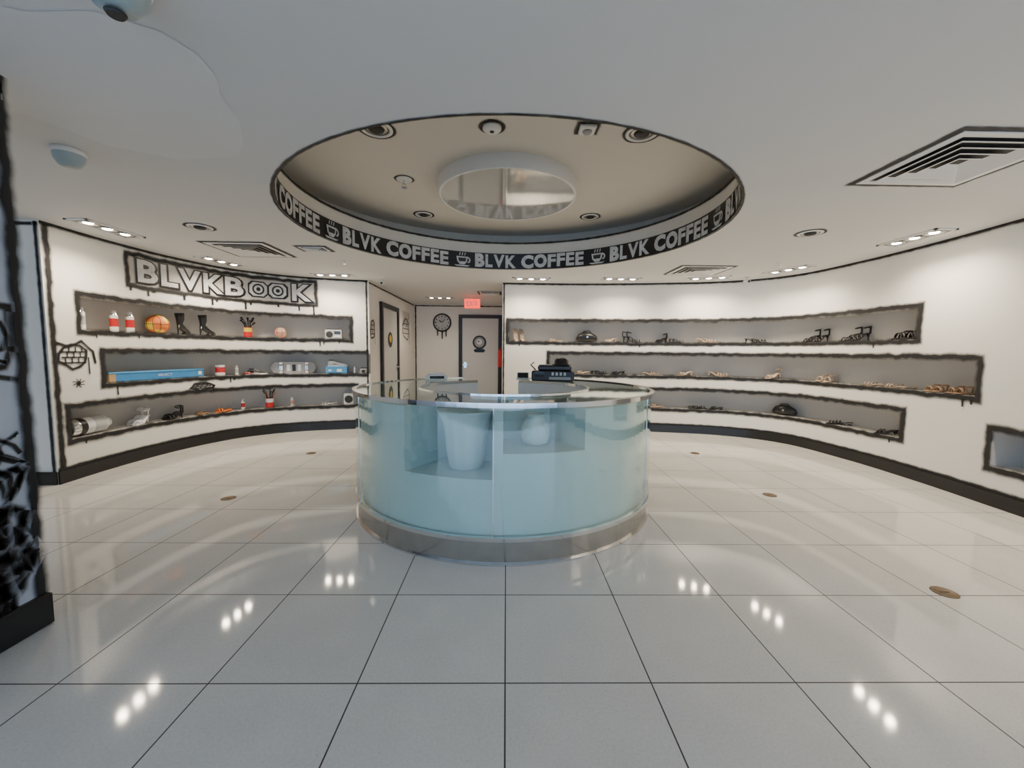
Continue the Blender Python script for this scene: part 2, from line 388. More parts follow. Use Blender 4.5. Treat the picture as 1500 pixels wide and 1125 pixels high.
# ---------------------------------------------------------------- lettering
def textmesh(txt,bold=.0,size=1.,space=1.):
    cu=bpy.data.curves.new('t','FONT'); cu.body=txt; cu.size=size; cu.offset=bold; cu.space_character=space; cu.resolution_u=3; cu.fill_mode='BOTH'
    o=bpy.data.objects.new('t',cu); bpy.context.collection.objects.link(o)
    dg=bpy.context.evaluated_depsgraph_get(); dg.update(); me=o.evaluated_get(dg).to_mesh()
    v=[Vector((p.co.x,p.co.y)) for p in me.vertices]; f=[tuple(p.vertices) for p in me.polygons]
    o.evaluated_get(dg).to_mesh_clear(); bpy.data.objects.remove(o); bpy.data.curves.remove(cu)
    return v,f
def put_text(mb,txt,f,u0,u1,v0,v1,m,off,bold=.0,grow=0.,space=1.):
    v,fa=textmesh(txt,bold,space=space); v0_,_f=textmesh(txt,0,space=space)
    if not v: return
    xs=[p.x for p in v0_]; ys=[p.y for p in v0_]; ax,bx,ay,by=min(xs),max(xs),min(ys),max(ys)
    b=len(mb.v)
    for p in v:
        u=u0+(p.x-ax)/(bx-ax)*(u1-u0); w=v0+(p.y-ay)/(by-ay)*(v1-v0)
        mb.v.append(f(u,w,off))
    for q in fa: mb.face([b+i for i in q],m)
def fBand(u,z,o):
    a=u/RR; r=RR-o; return Vector((RC.x+r*EX*math.sin(a),RC.y+r*math.cos(a),z))
def cup(mb,f,u,z,k,m,m2):
    def pl(pts,mm,off): mb.quad([f(u+x*k,z+y*k,off) for x,y in pts],mm)
    pl([(-.5,.25),(-.42,-.2),(-.2,-.45),(.2,-.45),(.42,-.2),(.5,.25)],m,.008)
    pl([(-.7,-.5),(.7,-.5),(.45,-.62),(-.45,-.62)],m,.008)
    pl([(-.35,.12),(-.28,-.2),(.28,-.2),(.35,.12)],m2,.012)
    for r0,r1 in((.28,.16),):
        for i in range(8):
            a,b=-1.4+2.8*i/8,-1.4+2.8*(i+1)/8
            pl([(.45+r0*math.cos(a),-.05+r0*math.sin(a)),(.45+r0*math.cos(b),-.05+r0*math.sin(b)),(.45+r1*math.cos(b),-.05+r1*math.sin(b)),(.45+r1*math.cos(a),-.05+r1*math.sin(a))],m,.009)
    for x in(-.22,0,.22): pl([(x-.04,.35),(x+.04,.35),(x+.10,.6),(x+.02,.6)],m,.008)
bl=MB(); per=math.radians(56)*RR
WID={'E':.8,'F':.78,'O':1.15,'C':1.08,'B':.95,'L':.8,'V':1.1,'K':1.05}
for k in range(-2,4):
    c=math.radians(9)*RR+k*per
    for w,u0,u1 in(('BLVK',-.76,-.19),('COFFEE',-.12,.76)):
        tot=sum(WID[q] for q in w); u=u0
        for chh in w:
            wd=(u1-u0)*WID[chh]/tot; a=c+u+.014; b=c+u+wd-.02; u+=wd; dz=random.uniform(-.006,.006); bo=.06 if chh in 'OCB' else .04
            put_text(bl,chh,fBand,a,b,2.608+dz,2.772+dz,M_sil,.006,bold=bo)
    cup(bl,fBand,c+per/2-.0,2.69,.16,M_sil,M_dark)
bl.obj('ceiling_band_lettering')
ro=MB()
def ringrib(mb,c,r,z,w,ex=1.):
    f=lambda u,v:Vector((c[0]+(r+v)*ex*math.cos(u),c[1]+(r+v)*math.sin(u),z-.004))
    n=72
    for i in range(n):
        a,b=2*math.pi*i/n,2*math.pi*(i+1)/n
        mb.quad([f(a,-w/2),f(b,-w/2),f(b,w/2),f(a,w/2)],M_spray,uv=[(a*r,0),(b*r,0),(b*r,1),(a*r,1)])
ringrib(ro,RC,RR+.010,CEIL,.04,EX)
ribbon(ro,lambda u,z,o:fBand(u,z,-.03+o),[(0,LIP-.015),(2*math.pi*RR,LIP-.015)],.05,maxl=.12)
# wall letter sign
sg=MB()
def patch(mb,f,a,b,c,d,m,off,n=20):
    for i in range(n):
        x,y=a+(b-a)*i/n,a+(b-a)*(i+1)/n; mb.quad([f(x,c,off),f(y,c,off),f(y,d,off),f(x,d,off)],m,sm=True)
M_signbg=mat('mural_shaded_grey',(.46,.44,.41),.6,noise=.3,nscale=6)  # ground behind the letters, with wall shading put into its grey
patch(sg,fL,.90,3.46,2.12,2.50,M_signbg,.004)
ribbon(sg,fL,rect(.90,3.46,2.12,2.50),.10,True,jit=.012,off=.007)
for s,l in [(.93,.06),(1.15,.10),(1.22,.05),(1.62,.09),(2.0,.11),(2.06,.06),(2.45,.13),(2.52,.06),(2.9,.06),(3.2,.1),(3.42,.16)]: drip(sg,fL,s,2.12,l,.05)
def slab(mb,f,ch,a,b,c,d):
    put_text(mb,ch,f,a,b,c,d,M_black,.011,bold=.09)
    put_text(mb,ch,f,a-.006,b-.006,c+.004,d+.004,M_sil,.017,bold=.03)
for txt,a,b in [('B',1.04,1.27),('L',1.34,1.53),('V',1.57,1.83),('K',1.90,2.13),('B',2.20,2.42),('K',3.12,3.36)]:
    slab(sg,fL,txt,a,b,2.185,2.435)
def disc(mb,f,u,v,r,m,off,n=20): mb.quad([f(u+r*math.cos(2*math.pi*i/n),v+r*math.sin(2*math.pi*i/n),off) for i in range(n)],m)
def rrect(mb,f,a,b,c,d,m,off): 
    e=.05; mb.quad([f(*p,off) for p in [(a+e,c),(b-e,c),(b,c+e),(b,d-e),(b-e,d),(a+e,d),(a,d-e),(a,c+e)]],m)
rrect(sg,fL,2.49,2.76,2.19,2.44,M_black,.011); rrect(sg,fL,2.76,3.05,2.19,2.44,M_black,.011)
for u in(2.63,2.90):
    rrect(sg,fL,u-.12,u+.12,2.21,2.42,M_sil,.017); disc(sg,fL,u,2.315,.085,M_black,.021); disc(sg,fL,u,2.315,.06,M_sil,.024); disc(sg,fL,u,2.315,.03,M_black,.027)
sg.obj('wall_mural_lettering')
# ---------------------------------------------------------------- pillar
px0,px1,py0,py1=-3.0,-2.27,.85,1.93
mb=MB(); mb.box(((px0+px1)/2,(py0+py1)/2,CEIL/2),(px1-px0,py1-py0,CEIL),M_pil)
pil=mb.obj('pillar')
mb=MB(); mb.box(((px0+px1)/2,(py0+py1)/2,.08),(px1-px0+.05,py1-py0+.05,.16),M_base,bev=.008); mb.obj('baseboard_pillar')
fP=lambda s,z,o:Vector((px1+o,s,z)); pg=MB()
ribbon(pg,fP,[(py1-.01,.16),(py1-.01,CEIL)],.10,jit=.005)
ribbon(pg,fP,[(py0,CEIL-.06),(py1,CEIL-.06)],.1)
for z in (1.9,1.97,2.04): ribbon(pg,fP,[(1.45,z),(1.88,z)],.035)
for s,z in ((1.82,1.93),(1.7,2.0),(1.85,2.0),(1.6,1.93)): ribbon(pg,fP,[(s,z-.035),(s,z+.035)],.03)
ribbon(pg,fP,[(1.88,1.55),(1.70,1.57),(1.6,1.5),(1.6,1.32),(1.7,1.26),(1.85,1.28),(1.88,1.35),(1.88,1.5)],.06,True)
for r in(.09,.05,.02): ribbon(pg,fP,[(1.78+r*math.cos(a*.7),1.42+r*math.sin(a*.7)) for a in range(9)],.04,True)
ribbon(pg,fP,[(1.6,1.34),(1.7,1.30),(1.78,1.33),(1.86,1.30)],.03)
ribbon(pg,fP,[(1.5,1.12),(1.62,1.2),(1.72,1.17),(1.8,1.24),(1.9,1.22)],.045)
def scribble(y,z,w,h,n,wd):
    p=[]; a0=random.uniform(0,6)
    for i in range(n*5):
        t=i/(n*5-1); a=a0+t*n*2.2; p.append((y+w*.5*math.cos(a)*(.4+.6*abs(math.sin(a*.37+a0))),z+h*.5*math.sin(a*1.3+a0)))
    ribbon(pg,fP,p,wd,maxl=.2)
for k in range(3): scribble(1.72,.90,.34,.14,3,.035)
for k in range(4): scribble(1.72,.70,.34,.22,3,.05)
for k in range(8): scribble(1.70,.48,.40,.30,4,.075)
for k in range(8): scribble(1.68,.29,.46,.24,4,.10)
pg.obj('pillar_graffiti_paint')
# ---------------------------------------------------------------- circular glass display counter
CC=(0,0,0); A0,A1=-157,168; BH=.165
mb=MB()
mb.sector(CC,.76,1.272,.0,BH,A0,A1,M_steel,3)
mb.sector(CC,1.262,1.29,BH-.004,BH+.022,A0,A1,M_chrome,3)
mb.sector(CC,1.262,1.288,.0,.012,A0,A1,M_chrome,3)
mb.sector(CC,.80,1.235,BH,.55,-32,-3,M_frost,3,M_frostw)
mb.sector(CC,.80,1.235,BH,.72,0,25.5,M_frost,3,M_frostw)
mb.sector(CC,.80,1.235,BH,1.0,-3,0,M_frostw,1.5)
mb.sector(CC,.80,1.235,BH,1.0,A0+1,-32,M_frost,3,M_frostw)
mb.sector(CC,.80,1.235,BH,1.0,25.5,A1-1,M_frost,3,M_frostw)
mb.sector(CC,.76,.80,BH,1.03,A0,A1,M_frostw,3)
mb.sector(CC,1.272,1.282,BH+.02,1.03,A0,A1,M_glass,3)
mb.sector(CC,.77,1.275,1.034,1.046,A0,A1,M_glass,3)
mb.sector(CC,1.268,1.302,1.024,1.056,A0,A1,M_chrome,3)
mb.sector(CC,.745,.772,1.026,1.054,A0,A1,M_chrome,3)
for a in(-2.6,-58,58,110,-110): mb.sector(CC,1.28,1.286,BH+.02,1.03,a-.15,a+.15,M_chrome,.15)
for a in(A0,A1): mb.sector(CC,.76,1.28,.0,1.03,a-.6,a+.6,M_frostw,1)
co=mb.obj('glass_display_counter',(-.015,3.81,0)); co.scale=(1.033,1.033,1)
def vase(name,x,y,z,k,ribs=True):
    mb=MB(); prof=[(.085,0),(.11,.01),(.125,.10),(.135,.22),(.15,.30),(.185,.37),(.19,.385),(.175,.385),(.145,.31),(.12,.2),(.1,.05)]
    n=48; b=len(mb.v)
    for r,h in prof:
        for i in range(n):
            a=2*math.pi*i/n; rr=r*(1+(.03*math.cos(12*a) if ribs and h>.02 else 0)); mb.v.append(Vector((rr*k*math.cos(a),rr*k*math.sin(a),h*k)))
    for q in range(len(prof)-1):
        for i in range(n):
            j=(i+1)%n; mb.face([q*n+i,q*n+j,q*n+n+j,q*n+n+i],M_vase,sm=True)
    mb.face(list(reversed(range(n))),M_vase); mb.face([(len(prof)-1)*n+i for i in range(n)],M_vase)
    mb.obj(name,(x,y,z))
vase('white_planter_vase',-.28,2.83,.551,1.08)
mb=MB(); mb.lathe([(.05,0),(.09,.015),(.105,.07),(.10,.12),(.07,.17),(.062,.20),(.075,.22),(.066,.22),(.055,.19),(.05,.1)],M_vase,n=36); mb.obj('white_bowl_vase',(.21,2.82,.721))
# ---------------------------------------------------------------- things on the counter
mb=MB()
mb.box((0,0,.06),(.48,.24,.12),M_black,bev=.015); mb.box((.02,.0,.15),(.38,.20,.06),M_shoeb,bev=.015)
mb.box((-.15,-.125,.08),(.10,.01,.06),M_screen); mb.box((.08,-.122,.035),(.24,.012,.03),M_grey); mb.box((-.1,-.02,.182),(.12,.1,.012),M_grey,bev=.004)
for k in range(4): mb.box((.0+.045*k,-.124,.085),(.025,.008,.035),M_sil)
mb.tube([(-.2,.05,.12),(-.26,.07,.18),(-.22,.08,.21)],.008,M_black)
mb.obj('receipt_printer',(.54,4.64,1.047),-.12)
mb=MB(); mb.lathe([(.11,0),(.115,.006),(.085,.014),(.08,.055),(.065,.078),(.03,.086),(.001,.087)],M_shoeb,n=28); mb.obj('black_hat',(.64,4.64,1.047+.181))
mb=MB(); mb.box((0,0,.006),(.16,.12,.012),M_white,bev=.004); mb.box((0,.01,.05),(.14,.02,.08),M_white,bev=.006,M=Matrix.Rotation(-.4,3,'X')); mb.box((0,-.004,.052),(.12,.01,.06),M_screen,M=Matrix.Rotation(-.4,3,'X')); mb.obj('card_reader',(.20,4.78,1.047),-.1)
mb=MB(); mb.box((0,0,.03),(.24,.15,.06),M_white,bev=.01); mb.box((0,-.077,.032),(.16,.006,.03),M_screen); mb.box((.0,0,.07),(.18,.11,.02),M_white,bev=.006); mb.obj('label_printer',(-.80,4.62,1.047),.3)
# ---------------------------------------------------------------- shelf goods
def place(mb,name,C,s,z,off=-.12,rot=0.):
    p=C.P(s,z+.001,off); return mb.obj(name,p,C.ang(s)+rot)
def spray_can(col,k=1.):
    mb=MB(); r=.033*k; h=.19*k
    prof=[(r*.93,0),(r,.006*k),(r,.05*k),(r,.13*k),(r,h*.85),(r*.96,h*.87),(r*.7,h*.95),(r*.68,h*.96),(r*.68,h*1.08),(r*.45,h*1.1)]
    mb.lathe(prof,[M_chrome,M_white,col,M_white,M_chrome,M_chrome,M_white,M_white,M_white],n=20)
    return mb
for s,c in((.47,M_lgrey),(.83,M_red),(1.02,M_red)): place(spray_can(c,1.2),'spray_paint_can',LW,s,ZA)
place(spray_can(M_red,.8),'spray_paint_can',LW,2.40,.42); place(spray_can(M_lgrey,.7),'spray_paint_can',LW,2.34,ZC)
place(spray_can(M_pink,.75),'spray_paint_can',LW,3.06,.42)
def ball(r,m1,m2):
    mb=MB(); n=24; k=16; 
    for i in range(1,k):
        t=math.pi*i/k
        for j in range(n): 
            a=2*math.pi*j/n; mb.v.append(Vector((r*math.sin(t)*math.cos(a),r*math.sin(t)*math.sin(a),r-r*math.cos(t))))
    for i in range(k-2):
        for j in range(n):
            j2=(j+1)%n; mb.face([i*n+j,i*n+j2,i*n+n+j2,i*n+n+j],m2 if (j//4+i//4)%3==0 else m1,sm=True)
    mb.face(list(range(n)),m1); mb.face([(k-2)*n+j for j in range(n)],m1)
    for ax in(0,1,2):
        P=[]
        for j in range(32):
            a=2*math.pi*j/32; c,s_=math.cos(a)*r*1.002,math.sin(a)*r*1.002
            P.append([(c,s_,r),(c,0,r+s_),(0,c,r+s_)][ax])
        mb.tube(P,r*.022,M_black,6,True)
    for sgn in(-1,1):
        P=[]
        for j in range(33):
            a=2*math.pi*j/32; x=sgn*r*(.55+.25*math.cos(a)**2); rem=math.sqrt(max(0,r*r-x*x)); P.append((x,rem*math.cos(a),r+rem*math.sin(a)))
        mb.tube(P[:-1],r*.022,M_black,6,True)
    return mb
place(ball(.125,M_orange,M_yellow),'basketball',LW,1.37,ZA,-.138,.5)
place(ball(.09,M_pink,M_cream),'basketball',LW,2.93,ZA,-.13,.2)
def boot():
    mb=MB(); mb.tube([(-.01,0,.30),(0,0,.21),(-.01,0,.15),(.02,0,.11),(.08,0,.065),(.14,0,.042),(.18,0,.035)],[.055,.046,.034,.038,.034,.03,.014],M_shoeb,12)
    mb.tube([(-.03,0,.14),(-.045,0,.06),(-.05,0,0)],[.022,.011,.006],M_shoeb,8)
    mb.tube([(.06,0,.02),(.11,0,.016),(.17,0,.018)],[.03,.036,.022],M_shoeb,10,flat=(1,.5))
    return mb
place(boot(),'high_heel_boot',LW,1.64,ZA,-.12,.35); place(boot(),'high_heel_boot',LW,1.94,ZA,-.12,.15)
def brush_can(k=1,plant=False):
    mb=MB(); mb.lathe([(.045*k,0),(.047*k,.01*k),(.047*k,.07*k),(.047*k,.12*k),(.05*k,.125*k),(.044*k,.125*k),(.042*k,.02*k)],[M_red,M_red,M_yellow if plant else M_white,M_red,M_red,M_dark],n=20)
    for i in range(9):
        a=i*.7; dx,dy=math.cos(a)*.05*k,math.sin(a)*.03*k; h=(.19+.03*(i%3))*k
        mb.tube([(dx*.4,dy*.4,.03*k),(dx*.8,dy*.8,h*.8),(dx*1.6,dy*1.3,h)],[.004*k,.004*k,.008*k if not plant else .014*k],M_black if plant or i%3 else M_orange,6)
    return mb
place(brush_can(1.25,True),'potted_succulent',LW,2.5,ZA)
place(brush_can(1.25),'paint_brush_can',LW,2.75,.42)
def radio():
    mb=MB(); mb.box((0,0,.085),(.27,.08,.16),M_lgrey,bev=.012); mb.lathe([(.055,0),(.055,.006),(.045,.01),(.01,.006)],M_dark,c=(-.06,-.04,.085),M=Matrix.Rotation(math.pi/2,3,'X'))
    mb.box((.065,-.042,.115),(.1,.006,.05),M_screen); mb.box((.065,-.042,.05),(.1,.006,.03),M_white); 
    for x in(.03,.065,.10): mb.lathe([(.009,0),(.008,.012)],M_chrome,c=(x,-.045,.05),M=Matrix.Rotation(math.pi/2,3,'X'),n=10)
    mb.tube([(-.11,0,.165),(-.11,0,.2),(.11,0,.2),(.11,0,.165)],.006,M_lgrey); mb.tube([(.12,.02,.16),(.05,.03,.28)],.002,M_chrome,6)
    mb.box((-.1,0,.003),(.03,.07,.008),M_black); mb.box((.1,0,.003),(.03,.07,.008),M_black); return mb
place(radio(),'portable_radio',LW,3.70,ZA,-.12)
def longbox():
    mb=MB(); mb.box((0,0,.055),(1.22,.16,.10),M_blue,bev=.003); mb.box((0,0,.108),(1.24,.17,.02),M_blue2,bev=.003); mb.box((-.58,0,.056),(.07,.163,.102),M_wood); mb.box((.55,-.083,.06),(.05,.003,.05),M_white)
    put_text(mb,'SELECT',lambda u,v,o:Vector((u,-.08-o,v)),-.05,.14,.045,.075,M_white,.003); return mb
place(longbox(),'long_cardboard_box',LW,1.30,ZC,-.11)
def paintcan():
    mb=MB(); mb.lathe([(.06,0),(.062,.005),(.062,.05),(.062,.13),(.062,.165),(.058,.17),(.056,.163)],[M_chrome,M_white,M_red,M_white,M_chrome,M_chrome],n=22)
    mb.tube([(.062*math.cos(a),-.02-.04*math.sin(a),.14-.05*math.sin(a)) for a in [math.pi*i/10 for i in range(11)]],.002,M_chrome,6); return mb
place(paintcan(),'paint_can',LW,2.13,ZC)
def sneaker(m,ms=None,k=1.):
    mb=MB(); ms=ms or M_shoew; st=[(0,.028,.075),(.03,.034,.095),(.07,.034,.09),(.11,.033,.075),(.15,.036,.058),(.20,.04,.045),(.24,.036,.036),(.265,.022,.028)]
    n=12; b=len(mb.v)
    for x,w,h in st:
        for i in range(n):
            a=2*math.pi*i/n; mb.v.append(Vector((x*k,w*math.cos(a)*k,(.018+max(0,(h-.018)*(.5+.5*math.sin(a))))*k)))
    for q in range(len(st)-1):
        for i in range(n):
            j=(i+1)%n; mb.face([b+q*n+i,b+q*n+j,b+q*n+n+j,b+q*n+n+i],m,sm=True)
    mb.face([b+i for i in range(n)],m); mb.face([b+(len(st)-1)*n+i for i in range(n)],m)
    out=[(x*k,w*1.08*k) for x,w,h in st]; ring=[(-.008*k,0)]+[(x,w) for x,w in out]+[(.277*k,0)]+[(x,-w) for x,w in reversed(out)]
    b=len(mb.v)
    for z in(0,.024*k): mb.v+=[Vector((x,y,z)) for x,y in ring]
    L=len(ring)
    for i in range(L): mb.face([b+i,b+(i+1)%L,b+L+(i+1)%L,b+L+i],ms)
    mb.face([b+i for i in reversed(range(L))],ms); mb.face([b+L+i for i in range(L)],ms)
    mb.lathe([(.022*k,0),(.026*k,.012*k),(.02*k,.012*k)],M_dark,c=(.045*k,0,.086*k),sx=1.3,n=14)
    for i in range(3):
        x=.10+.022*i
        for sg_ in(-1,1): mb.tube([(x*k,sg_*.012*k,(.084-.01*i)*k),((x-.02)*k,sg_*.036*k,.03*k)],.0045*k,M_black if m is M_shoew else M_shoew,6)
        mb.tube([(x*k,-.018*k,(.082-.012*i)*k),((x+.004)*k,0,(.09-.012*i)*k),(x*k,.018*k,(.082-.012*i)*k)],.003*k,ms,6)
    return mb
place(sneaker(M_shoeb),'sneaker',LW,2.48,ZC,-.12); place(sneaker(M_red,None,.5),'sneaker',LW,2.42,ZC,-.03,.2)
mb=MB(); mb.box((0,0,.055),(.34,.18,.10),M_blue2,bev=.003); mb.box((0,0,.11),(.345,.185,.022),M_blue2,bev=.003); mb.box((.05,-.092,.055),(.08,.003,.05),M_shoew); mb.box((-.1,-.092,.055),(.05,.003,.03),M_shoew)
place(mb,'shoe_box',LW,3.74,ZC,-.13)
place(sneaker(M_shoew,None,1.15),'sneaker',LW,3.60,ZC+.122,-.13)
def skateboard():
    mb=MB(); n=20; L=.68; pts=[]
    for i in range(n+1):
        t=i/n; x=(t-.5)*L; e=abs(t-.5)*2; w=.10*math.sqrt(max(0.02,1-max(0,(e-.72)/.28)**2)); y=.045*max(0,(e-.7)/.3)**1.5; pts.append((x,w,y))
    for sgn,m in((0,M_grey),(1,M_black)):
        for (x,w,y),(x2,w2,y2) in zip(pts,pts[1:]):
            o=sgn*.012; mb.quad([(x,y+o,.1-w),(x2,y2+o,.1-w2),(x2,y2+o,.1+w2),(x,y+o,.1+w)],m,sm=True)
    for (x,w,y),(x2,w2,y2) in zip(pts,pts[1:]):
        for q in(-1,1): mb.quad([(x,y-.002,.1+q*w),(x2,y2-.002,.1+q*w2),(x2,y2+.014,.1+q*w2),(x,y+.014,.1+q*w)],M_black)
    for x in(-.19,.19):
        mb.box((x,-.02,.1),(.05,.04,.08),M_chrome,bev=.004); mb.tube([(x,-.04,.01),(x,-.04,.19)],.006,M_chrome)
        for z in(.02,.17): mb.lathe([(.024,0),(.026,.01),(.026,.02),(.024,.03)],M_white,c=(x,-.04,z-.01),n=16)
    for x in(-.08,0,.08): mb.box((x,-.003,.1),(.05,.006,.11),M_white if x else M_black,bev=.002)
    return mb
place(skateboard(),'skateboard',LW,3.10,ZC,-.10)
place(spray_can(M_lgrey,.55),'spray_paint_can',LW,4.03,ZC,-.08); mb=MB(); mb.box((0,0,.04),(.12,.08,.08),M_grey,bev=.01); mb.lathe([(.025,0),(.028,.02),(.02,.025)],M_dark,c=(0,-.04,.045),M=Matrix.Rotation(math.pi/2,3,'X')); mb.tube([(-.05,0,.08),(-.05,0,.1),(.05,0,.1),(.05,0,.08)],.004,M_black); place(mb,'compact_camera',LW,4.18,ZC,-.08)
def bigcan():
    mb=MB(); R=Matrix.Rotation(math.pi/2,3,'Y'); r=.095
    mb.lathe([(r*.9,0),(r,.01),(r,.07),(r,.14),(r,.22),(r,.36),(r*.97,.375),(r*.7,.40),(r*.5,.405),(r*.5,.46),(r*.35,.465)],[M_chrome,M_chrome,M_black,M_white,M_lgrey,M_white,M_chrome,M_chrome,M_shoew,M_shoew],c=(-.25,0,r),M=R,n=28); return mb
place(bigcan(),'large_spray_can_prop',LW,.50,.42,-.13,.0)
mb=MB(); mb.box((0,0,.10),(.16,.13,.2),M_shoew,bev=.01); mb.lathe([(.065,0),(.067,.006),(.05,.008),(.01,.002)],M_dark,c=(0,-.066,.10),M=Matrix.Rotation(math.pi/2,3,'X')); place(mb,'small_speaker',LW,3.93,.42,-.1)
def sandal(m,h=.08,k=1.,strap=2,pairgap=.09,pair=True,ankle=True,toe=None):
    mb=MB()
    for sd in((-1,1) if pair else (0,)):
        oy=sd*pairgap/2; ox=.03*sd
        st=[]; N=12
        for i in range(N+1):
            t=i/N; x=(t-.5)*.24; w=.024+.018*math.sin(math.pi*min(1,t*1.15))**.8 if t<.5 else .024+.012*math.cos((t-.5)*math.pi)
            if i==0: w=.018
            if i==N: w=.02
            u=min(1,max(0,(t-.3)/.55)); z=.008+h*(u*u*(3-2*u)); st.append((x,w,z))
        b=len(mb.v)
        for x,w,z in st:
            for y,zz in((-w,z-.006),(w,z-.006),(w,z+.004),(-w,z+.004)): mb.v.append(Vector(((x+ox)*k,(y+oy)*k,zz*k)))
        for i in range(N):
            for q in range(4): mb.face([b+i*4+q,b+i*4+(q+1)%4,b+i*4+4+(q+1)%4,b+i*4+4+q],m)
        mb.face([b,b+1,b+2,b+3],m); mb.face([b+N*4+q for q in range(4)],m)
        if h>.03: mb.tube([((.098+ox)*k,oy*k,h*k),((.104+ox)*k,oy*k,h*.5*k),((.108+ox)*k,oy*k,0)],[.017*k,.009*k,.006*k],m,8)
        else: mb.box(((.09+ox)*k,oy*k,.006*k),(.05*k,.045*k,.012*k),m)
        for q in range(strap):
            i=2+2*q; x,w,z=st[i]
            mb.tube([((x+ox+.01*math.sin(a))*k,(oy+w*math.cos(a))*k,(z+.042*math.sin(a))*k) for a in [math.pi*j/8 for j in range(9)]],.011*k,m,6,flat=(1,.5))
        if ankle:
            x,w,z=st[-2]
            mb.tube([((x-.012+ox+.034*math.cos(a))*k,(oy+.028*math.sin(a))*k,(z+.07+.01*math.cos(a))*k) for a in [2*math.pi*j/16 for j in range(16)]],.007*k,m,6,True)
            mb.tube([((x+.02+ox)*k,oy*k,z*k),((x+.024+ox)*k,oy*k,(z+.04)*k),((x+.02+ox)*k,oy*k,(z+.08)*k)],.009*k,m,6)
    return mb
place(sandal(M_shoew,.08,1.1),'high_heel_sandals',LW,1.05,.42,-.12,.3); place(sandal(M_shoeb,.06,1.1),'high_heel_sandals',LW,1.48,.42,-.12,.1)
place(sandal(M_orange,.02,ankle=False),'flat_sandals',LW,2.14,.42,-.1,.1); place(sandal(M_tan,.02,ankle=False,k=.8),'flat_sandals',LW,1.85,.42,-.1,.1)
place(sandal(M_shoew,.03,ankle=False,k=.9),'flat_sandals',LW,3.6,.42,-.1,.1)
def rowR(z,L):
    for s,m,h,an,rot,k in L:
        nm='high_heel_sandals' if h>.03 else 'flat_sandals'
        place(sandal(m,h,k,ankle=an),nm,RW,s,z,-.12,rot)
rowR(1.56,[(.95,M_cream,.02,False,.2,1.),(1.92,M_cream,.07,False,.3,1.),(2.30,M_shoeb,.09,True,2.9,1.1),(2.78,M_shoeb,.08,True,.5,1.),(3.05,M_shoeb,.07,False,2.9,.9),(3.52,M_cream,.06,False,2.8,1.15),(4.21,M_shoeb,.06,False,2.9,1.05)])
rowR(.99,[(1.45,M_cream,.03,False,.3,1.1),(1.75,M_shoeb,.05,False,2.9,1.),(2.06,M_shoeb,.05,False,.2,1.),(2.64,M_cream,.04,False,2.9,1.),(3.2,M_cream,.06,False,.3,1.1),(3.72,M_cream,.06,False,2.8,1.1),(4.45,M_cream,.08,True,.9,1.05),(5.85,M_cream,.03,False,.5,.9),(6.15,M_cream,.02,False,.3,.9)])
rowR(.42,[(2.75,M_cream,.02,False,.3,1.),(3.42,M_shoeb,.03,False,2.9,1.),(3.7,M_shoeb,.03,False,.3,.9),(5.4,M_shoeb,.03,False,.5,.9),(6.03,M_shoeb,.04,False,1.2,.9)])
for s in(4.90,5.02,5.46,5.58): place(sandal(M_shoeb,.09,1.1,3,pair=False),'high_heel_sandal',RW,s,1.56,-.13,1.35)
def mule(m,k=1.):
    mb=MB()
    for oy in(-.055*k,.055*k):
        mb.box((oy,0,.012*k),(.075*k,.24*k,.024*k),m,bev=.011*k); 
        mb.tube([(oy+.04*k*math.cos(a),-.05*k,(.02+.06*math.sin(a))*k) for a in [math.pi*j/8 for j in range(9)]],.018*k,m,8,flat=(1,.35))
        mb.tube([(oy+.038*k*math.cos(a),.0,(.02+.07*math.sin(a))*k) for a in [math.pi*j/8 for j in range(9)]],.014*k,m,8,flat=(1,.35))
        mb.tube([(oy+.034*k*math.cos(a),(.07+.03*math.sin(a))*k,.1*k) for a in [2*math.pi*j/12 for j in range(12)]],.010*k,m,6,True)
        mb.tube([(oy,.105*k,.02*k),(oy,.108*k,.1*k)],.012*k,m,6)
    return mb
place(mule(M_shoeb,1.05),'strappy_slides',RW,6.18,1.56,-.135,.1); place(mule(M_cream,.95),'strappy_slides',RW,5.15,.99,-.13,.2)
place(mule(M_tan,.75),'strappy_slides',RW,6.57,.99,-.11,.1); place(mule(M_tan,.75),'strappy_slides',RW,6.80,.99,-.11,.0)
def bag(w,h,m):
    mb=MB(); 
    mb.tube([(-w/2,0,h*.25),(-w*.35,0,h*.42),(-w*.1,0,h*.5),(w*.15,0,h*.48),(w*.38,0,h*.36),(w/2,0,h*.2)],[h*.15,h*.38,h*.5,h*.46,h*.33,h*.12],m,14,flat=(.8,1))
    mb.tube([(-w*.3,0,h*.7),(-w*.15,-.02,h*1.05),(w*.12,-.02,h*1.08),(w*.3,0,h*.6)],.008,m,8); mb.box((0,-h*.38,h*.5),(.03,.02,.03),M_chrome,bev=.004); return mb
place(bag(.36,.19,M_shoeb),'black_handbag',RW,1.51,1.56,-.14); place(bag(.34,.17,M_shoeb),'black_handbag',RW,4.62,.42,-.14)
def tallsandal(m):
    mb=MB()
    for oy in(-.06,.06):
        mb.tube([(oy,.08,0),(oy,.07,.08),(oy,.05,.1)],[.006,.01,.02],m); mb.tube([(oy,.06,.09),(oy,0,.04),(oy,-.08,.012),(oy,-.11,.01)],[.024,.03,.034,.02],m,8,flat=(1,.3))
        for i in range(6):
            z=.06+.03*i; mb.tube([(oy+.032*math.cos(a),.03+.012*i+.03*math.sin(a)-.03,z+.02*math.sin(a)) for a in [2*math.pi*j/12 for j in range(12)]],.008,m,6,True)
        mb.tube([(oy,.075,.09),(oy,.07,.23)],.010,m,6)
    return mb
place(tallsandal(M_cream),'strappy_heels',RW,.30,1.56,-.13,.3)
